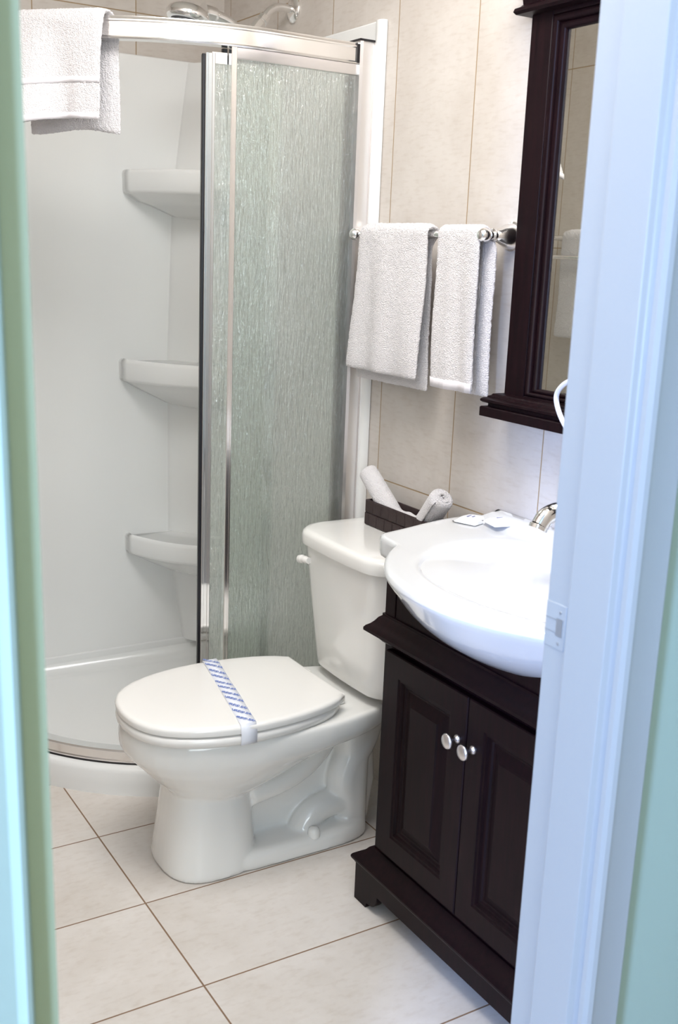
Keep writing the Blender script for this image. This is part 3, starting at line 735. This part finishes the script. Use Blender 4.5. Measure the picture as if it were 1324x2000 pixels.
for z_, R_, in_ in ((.757, RB-.040, .06), (.756, RB-.040, .012), (.758, RB-.038, .003), (.766, RB-.030, 0), (.775, RB-.020, 0), (.783, RB-.010, 0)):
    save = out; out = sink_outline(RB=R_); rings.append(scale_out(in_, z=z_)); out = save
rings.append(scale_out(0, dz=-.012)); rings.append(scale_out(.0015, dz=-.006)); rings.append(scale_out(.005, dz=-.0015)); rings.append(scale_out(.010)); rings.append(scale_out(.020))
rim_in = basin_ring(.158, .245, .800)
mid0 = scale_out(.020)
for t in (.2, .4, .6, .8):
    rings.append([(a[0]+(b_[0]-a[0])*t, a[1]+(b_[1]-a[1])*t, deck_z(a[0]+(b_[0]-a[0])*t, a[1]+(b_[1]-a[1])*t)+.0) for a, b_ in zip(mid0, rim_in)])
for ax_, ay_, z in ((.158, .245, .799), (.155, .241, .7965), (.150, .234, .790), (.143, .222, .777), (.135, .205, .758), (.126, .180, .738), (.116, .150, .718), (.105, .115, .705), (.095, .08, .698), (.088, .05, .695)):
    rr = basin_ring(ax_, ay_, z)
    if z > .795: rr = [(x, y, z-.800+deck_z(x, y)) for x, y, _ in rr]
    rings.append(rr)
loft(bm, rings); link('deck_and_basin', bm, m_sinkc, sink, sharp=65)
bm = B(); rings = []
for z, r_ in ((.7925, RB-.010), (.7900, RB-.0015), (.786, RB-.0005), (.780, RB-.0030), (.770, RB-.0100), (.760, RB-.0175), (.748, RB-.026), (.730, RB-.040), (.711, RB-.059), (.693, RB-.082), (.676, RB-.110), (.662, RB-.143), (.650, RB-.183), (.642, RB-.230), (.638, RB-.28)):
    rings.append([(min(SKX+r_*math.cos(k*2*PI/96)*(1.0), XW-.004), SKY+r_*math.sin(k*2*PI/96), z) for k in range(96)])
loft(bm, rings); link('belly', bm, m_sinkc, sink, sharp=65)
bm = B(); lathe(bm, [(0, .021), (.0015, .021), (.003, .017), (.0032, .002)], (cbx, cby, .695), (0, 0, 1)); link('drain', bm, m_chrome, sink)

fau = thing('faucet', 'chrome faucet with a curved spout on the sink, half hidden by the door jamb', 'faucet', (1.43, SKY, .82))
bm = B(); box(bm, 1.405, 1.455, SKY-.075, SKY+.075, .818, .838); bevmod(link('base_plate', bm, m_chrome, fau), .008, 4)
bm = B(); pts = spline([(1.43, SKY, .832), (1.430, SKY, .868), (1.418, SKY, .898), (1.385, SKY, .919), (1.345, SKY, .925), (1.314, SKY, .918), (1.299, SKY, .901)], 8)
tube(bm, pts, [.021-.0045*i/len(pts) for i in range(len(pts))], 22); link('spout', bm, m_chrome, fau)
bm = B(); lathe(bm, [(0, .0172), (.001, .0178), (.008, .0178), (.009, .0165)], (1.2985, SKY, .903), (-.42, 0, -.9), 24); link('aerator', bm, m_chrome, fau, sharp=30)
for s in (-1, 1):
    bm = B(); lathe(bm, [(0, .018), (.012, .017), (.030, .013), (.034, .015), (.040, .015), (.044, .010), (.045, .001)], (1.43, SKY+s*.055, .836), (0, 0, 1)); h = link('handle', bm, m_chrome, fau)
    bm = B(); tube(bm, [(1.43, SKY+s*.055, .874), (1.428, SKY+s*.085, .882)], [.006, .0045], 12); link('lever', bm, m_chrome, h)

def packet(loc, rz, sx, sy_, label, lines):
    c = Vector(loc); bm = B(); nx, ny = 10, 8; g = []
    th = thing('soap_packet', label, 'soap packet', loc, 'soap packets on the sink deck')
    ca, sa = math.cos(rz), math.sin(rz)
    for side in (1, 0):
        rows = []
        for i in range(nx+1):
            row = []
            for j in range(ny+1):
                u, v = i/nx-.5, j/ny-.5; e = (1-(2*abs(u))**4)*(1-(2*abs(v))**4)
                zz = .0012+side*(.010*e+.001*math.sin(9*u+5*v)*e)
                x, y = u*sx, v*sy_; row.append(bm.verts.new((c.x+x*ca-y*sa, c.y+x*sa+y*ca, c.z+zz)))
            rows.append(row)
        for i in range(nx):
            for j in range(ny): bm.faces.new((rows[i][j], rows[i+1][j], rows[i+1][j+1], rows[i][j+1]))
    bmesh.ops.remove_doubles(bm, verts=bm.verts, dist=.00005)
    link('wrapper', bm, m_card, th, sharp=80)
    bm = B()
    for k, (u, v, l_) in enumerate(lines):
        x, y = u*sx, v*sy_; cc = (c.x+x*ca-y*sa, c.y+x*sa+y*ca, c.z+.0118)
        obox(bm, cc, (l_*ca, l_*sa, 0), (-.0028*sa, .0028*ca, 0), (0, 0, .0006))
    link('printed_mark', bm, m_greyink, th)
packet((1.425, 1.758, .8175), .35, .072, .058, 'white paper soap packet at the left end of the sink deck', [(-.05, .1, .018), (-.02, -.06, .010)])
packet((1.447, 1.690, .826), -.2, .060, .062, 'white paper soap packet nearer the faucet on the sink deck', [(.0, .1, .014)])

# ------------------------------------------------------------------ mirror
mir = thing('wall_mirror', 'tall wall mirror in a dark espresso frame with cornice and ledge', 'mirror', (XW, 1.41, 1.05))
MY0, MY1 = 1.108, 1.712; MXF = 1.448
bm = B()
for a, b_ in ((MY1-.060, MY1), (MY0, MY0+.060)): box(bm, MXF, XW-.001, a, b_, 1.095, 1.832)
box(bm, MXF, XW-.001, MY0+.06, MY1-.06, 1.095, 1.102); box(bm, MXF, XW-.001, MY0+.06, MY1-.06, 1.815, 1.832)
bevmod(link('frame', bm, m_wood, mir), .002, 2)
# inner beading, two reeded steps
bm = B()
yb0, yb1, zb0, zb1 = MY0+.060, MY1-.060, 1.102, 1.815
rings = []
for ins, x in ((0, MXF+.004), (.001, MXF+.001), (.005, MXF-.001), (.010, MXF+.001), (.0125, MXF+.006), (.0135, MXF+.010), (.015, MXF+.008), (.019, MXF+.0065), (.023, MXF+.0085), (.026, MXF+.013), (.027, MXF+.020)):
    rings.append([(x, yb0+ins, zb0+ins*.6), (x, yb1-ins, zb0+ins*.6), (x, yb1-ins, zb1-ins), (x, yb0+ins, zb1-ins)])
loft(bm, rings, cap=False); link('beading', bm, m_wood, mir, sharp=50)
bm = B(); box(bm, MXF+.018, MXF+.022, MY0+.055, MY1-.055, 1.10, 1.82); link('glass', bm, m_mirror, mir)
def mmould(name, prof, y0=MY0, y1=MY1):
    bm = B(); rings = []
    for (x, y, nx, ny) in ((XW-.001, y1, 0, 1), (MXF, y1, -1, 1), (MXF, y0, -1, -1), (XW-.001, y0, 0, -1)):
        rings.append([(x+nx*o_, y+ny*o_, z) for o_, z in prof])
    loft(bm, rings); return link(name, bm, m_wood, mir, sharp=25)
mmould('ledge', [(-.01, 1.050), (.034, 1.050), (.034, 1.068), (.032, 1.070), (.022, 1.0705), (.022, 1.0765), (.030, 1.078), (.034, 1.081), (.034, 1.085), (.030, 1.088), (.024, 1.0895), (.023, 1.092), (.018, 1.094), (.016, 1.097), (.008, 1.0985), (-.01, 1.0985)])
mmould('cornice', [(-.01, 1.822), (.014, 1.822), (.022, 1.824), (.026, 1.829), (.024, 1.835), (.017, 1.838), (.013, 1.842), (.014, 1.850), (.020, 1.860), (.030, 1.868), (.034, 1.870), (.036, 1.876), (.042, 1.884), (.054, 1.892), (.062, 1.895), (.062, 1.912), (-.01, 1.912)])

# looped white cord hanging in front of the mirror ledge
bm = B(); tube(bm, spline([(1.385, 1.40, 1.20), (1.40, 1.452, 1.165), (1.41, 1.500, 1.142), (1.415, 1.520, 1.118), (1.412, 1.504, 1.088), (1.40, 1.462, 1.060), (1.39, 1.41, 1.035)], 8), .0050, 12)
o = link('plastic_cord', bm, m_cord, org=(1.40, 1.45, 1.10)); tag(o, 'white plastic cord looping out beside the door jamb at the mirror ledge', 'cord')

# ------------------------------------------------------------------ towel bar and towels
BX, BZ = 1.424, 1.4145
bar = thing('towel_bar', 'chrome towel bar with a bell-shaped wall flange beside the mirror', 'towel bar', (XW, 2.02, BZ))
bm = B(); tube(bm, [(BX, 2.264, BZ), (BX, 1.762, BZ)], .0085, 18); link('bar', bm, m_chrome, bar)
for yy in (1.771, 2.264):
    k_ = 1
    bm = B(); lathe(bm, [(0, .030), (.003, .031), (.006, .030), (.008, .0265), (.020, .0245), (.032, .0185), (.042, .0140), (.047, .0120), (.049, .0105), (.0515, .0105), (.053, .0140), (.057, .0140), (.059, .0090), (.063, .0085), (.068, .0120), (.073, .0140), (.079, .0145), (.085, .0130), (.090, .0085), (.0925, .0005)], (XW-.001, yy, BZ), (-1, 0, 0), 40)
    link('post', bm, m_alu, bar, sharp=28)

def drape(name, c, t, n, w_top, w_bot, front, back, r, thick, label, seed=0, org=None, folds=1.0, side_shift=0., back_shift=0., lflare=0., hem=True, sag=0., flare=.0, cat='towel', group=None, layers=1, mat=None, slant=0.0, rz=None):
    """a folded towel hung over a rail. c: point on top of the rail axis, t: direction along the rail, n: outward (front) direction, r: half depth over the rail, rz: half height"""
    c, t, n = Vector(c), Vector(t).normalized(), Vector(n).normalized(); Z = Vector((0, 0, 1)); rz = rz or r
    th = thing(name, label, cat, org or c, group)
    NU = 34
    def section(u):
        """centre line at lateral position u in -.5...5: list of points (out, z)"""
        fr = front+slant*u; pts = []
        for k in range(16):
            s = 1-k/16; pts.append((r+flare*s**1.5, -fr*s-0))
        for k in range(11):
            a = k/10*PI; pts.append((r*math.cos(a), rz*math.sin(a)**.8))
        for k in range(1, 17):
            s = k/16; pts.append((-r-.0*s, -back*s))
        return pts
    grid = []
    rnd = random.Random(seed); ph = [rnd.uniform(0, 6.28) for _ in range(6)]
    S0 = section(0); NV = len(S0)
    bm = B()
    def pos(iu, iv, side):
        u = iu/NU-.5; pts = section(u); o_, z_ = pts[iv]
        a, b_ = pts[max(0, iv-1)], pts[min(NV-1, iv+1)]; dx, dz = b_[0]-a[0], b_[1]-a[1]; l_ = math.hypot(dx, dz) or 1
        no, nz = (dz/l_, -dx/l_)
        depth = min(1, max(0, -z_)/max(front, .01)); isf = 1 if iv < 16 else (-1 if iv > 26 else 0)
        wv = (math.sin(u*9+ph[0])*.006+math.sin(u*17+ph[1]+z_*6)*.0035+math.sin(u*5+ph[2]+z_*11)*.003)*folds*(.25+depth)
        e = 1-max(0, (abs(u)-.40)/.10)**2.2
        tk = thick*(.5*max(.35, e))
        end = 1-max(0, 1-min(iv, NV-1-iv)/1.5)*.35
        off = tk*end*side
        W = w_top+(w_bot-w_top)*depth
        lat = u*W + (side_shift*depth if isf > 0 else back_shift*(1 if isf < 0 else 0)) + .002*math.sin(z_*22+ph[3])*(1 if abs(u) > .45 else .4)
        oo = o_+no*off+(wv if isf > 0 else wv*.35*isf*-1 if isf < 0 else 0); zz = z_+nz*off - sag*math.exp(-((u-.1)/.3)**2)*(depth if isf else 0)
        if isf > 0: oo += lflare*depth*max(0, .15-u)/.65
        if isf < 0: oo = max(oo, -r-.004-thick*.6)
        return c+t*lat+n*oo+Z*zz
    A = [[bm.verts.new(pos(i, j, 1)) for j in range(NV)] for i in range(NU+1)]
    Bk = [[bm.verts.new(pos(i, j, -1)) for j in range(NV)] for i in range(NU+1)]
    for i in range(NU):
        for j in range(NV-1):
            bm.faces.new((A[i][j], A[i+1][j], A[i+1][j+1], A[i][j+1])); bm.faces.new((Bk[i][j], Bk[i][j+1], Bk[i+1][j+1], Bk[i+1][j]))
        bm.faces.new((A[i][0], Bk[i][0], Bk[i+1][0], A[i+1][0])); bm.faces.new((A[i][-1], A[i+1][-1], Bk[i+1][-1], Bk[i][-1]))
    for j in range(NV-1):
        bm.faces.new((A[0][j], A[0][j+1], Bk[0][j+1], Bk[0][j])); bm.faces.new((A[-1][j], Bk[-1][j], Bk[-1][j+1], A[-1][j+1]))
    o = link('cloth', bm, mat or m_towel, th, sharp=180); subs(o, 2)
    tx = bpy.data.textures.new('terry', 'CLOUDS'); tx.noise_scale = .0045
    dm = o.modifiers.new('terry', 'DISPLACE'); dm.texture = tx; dm.strength = .0042; dm.texture_coords = 'LOCAL'; dm.mid_level = .5
    return th, pos, NU, NV
def hem_strip(th, pos, NU, j0, j1, name, side=1, lift=.0012, i0=0, i1=None, n=None):
    bm = B(); i1 = i1 or NU; n = Vector(n).normalized()
    rows = [[bm.verts.new(pos(i, j, side)+n*(lift+.0006*math.sin(i*2.1))*side) for j in (j0, j1)] for i in range(i0, i1+1)]
    for a, b_ in zip(rows, rows[1:]): bm.faces.new((a[0], a[1], b_[1], b_[0]))
    o = link(name, bm, m_hem, th, sharp=180); s_ = o.modifiers.new('thickness', 'SOLIDIFY'); s_.thickness = .0018; s_.offset = 0
nF = (-1, 0, 0)
tw1 = drape('hand_towel', (BX, 2.092, BZ), (0, -1, 0), nF, .272, .300, .318, .345, .0165, .017, 'larger white terry hand towel folded over the chrome bar, left of the narrow one', seed=3, folds=.8, side_shift=-.022, back_shift=-.030+.0, flare=.006, slant=0.0)
tw2 = drape('face_towel', (BX, 1.848, BZ), (0, -1, 0), nF, .142, .152, .322, .330, .0150, .013, 'narrow white terry towel on the chrome bar, nearest the mirror', seed=11, folds=.55, side_shift=.006, back_shift=.018, flare=.004)
hem_strip(tw2[0], tw2[1], tw2[2], 0, 1, 'hem', n=nF)
# towel over the curved header rail
aL, aR = math.radians(-149.5), math.radians(-126.6)
pL = Vector((SCX+.590*math.cos(aL), SCY+.590*math.sin(aL), 0)); pR = Vector((SCX+.590*math.cos(aR), SCY+.590*math.sin(aR), 0))
tdir = (pR-pL).normalized(); nrm = Vector((tdir.y, -tdir.x, 0)); nrm = nrm if nrm.y < 0 else -nrm
cc_ = (pL+pR)/2; cc_.z = 1.836
tw3 = drape('bath_towel', cc_-nrm*.004, tdir, nrm, (pR-pL).length, (pR-pL).length*.98, .216, .229, .030, .014, 'folded white bath towel hanging over the curved shower header rail', seed=5, folds=.9, flare=.012, side_shift=-.006, back_shift=.008, rz=.026, lflare=.075, slant=-.022, sag=-.012)
hem_strip(tw3[0], tw3[1], tw3[2], 0, 1, 'hem', n=nrm)
hem_strip(tw3[0], tw3[1], tw3[2], 6, 7, 'woven_band', n=nrm, lift=.0004)

# double towel rack on the left wall, seen only in the mirror
rk = thing('towel_rack', 'double chrome towel rack on the far wall, reflected in the mirror', 'towel rack', (XL, 2.66, 1.42))
bm = B(); tube(bm, [(XL+.085, 2.93, 1.452), (XL+.085, 2.40, 1.452)], .007, 12); tube(bm, [(XL+.130, 2.95, 1.386), (XL+.130, 2.38, 1.386)], .007, 12); link('bars', bm, m_chrome, rk)
for yy in (2.925, 2.405):
    bm = B(); lathe(bm, [(0, .022), (.005, .022), (.010, .012), (.09, .008)], (XL+.001, yy, 1.452), (1, 0, 0), 20)
    tube(bm, spline([(XL+.085, yy, 1.452), (XL+.105, yy, 1.436), (XL+.125, yy, 1.412), (XL+.130, yy, 1.386)], 6), .0045, 10); link('bracket', bm, m_chrome, rk)
drape('bath_towel', (XL+.085, 2.66, 1.455), (0, 1, 0), (1, 0, 0), .40, .42, .34, .33, .018, .016, 'white bath towel on the far double rack, seen only in the mirror', seed=21, folds=.7)
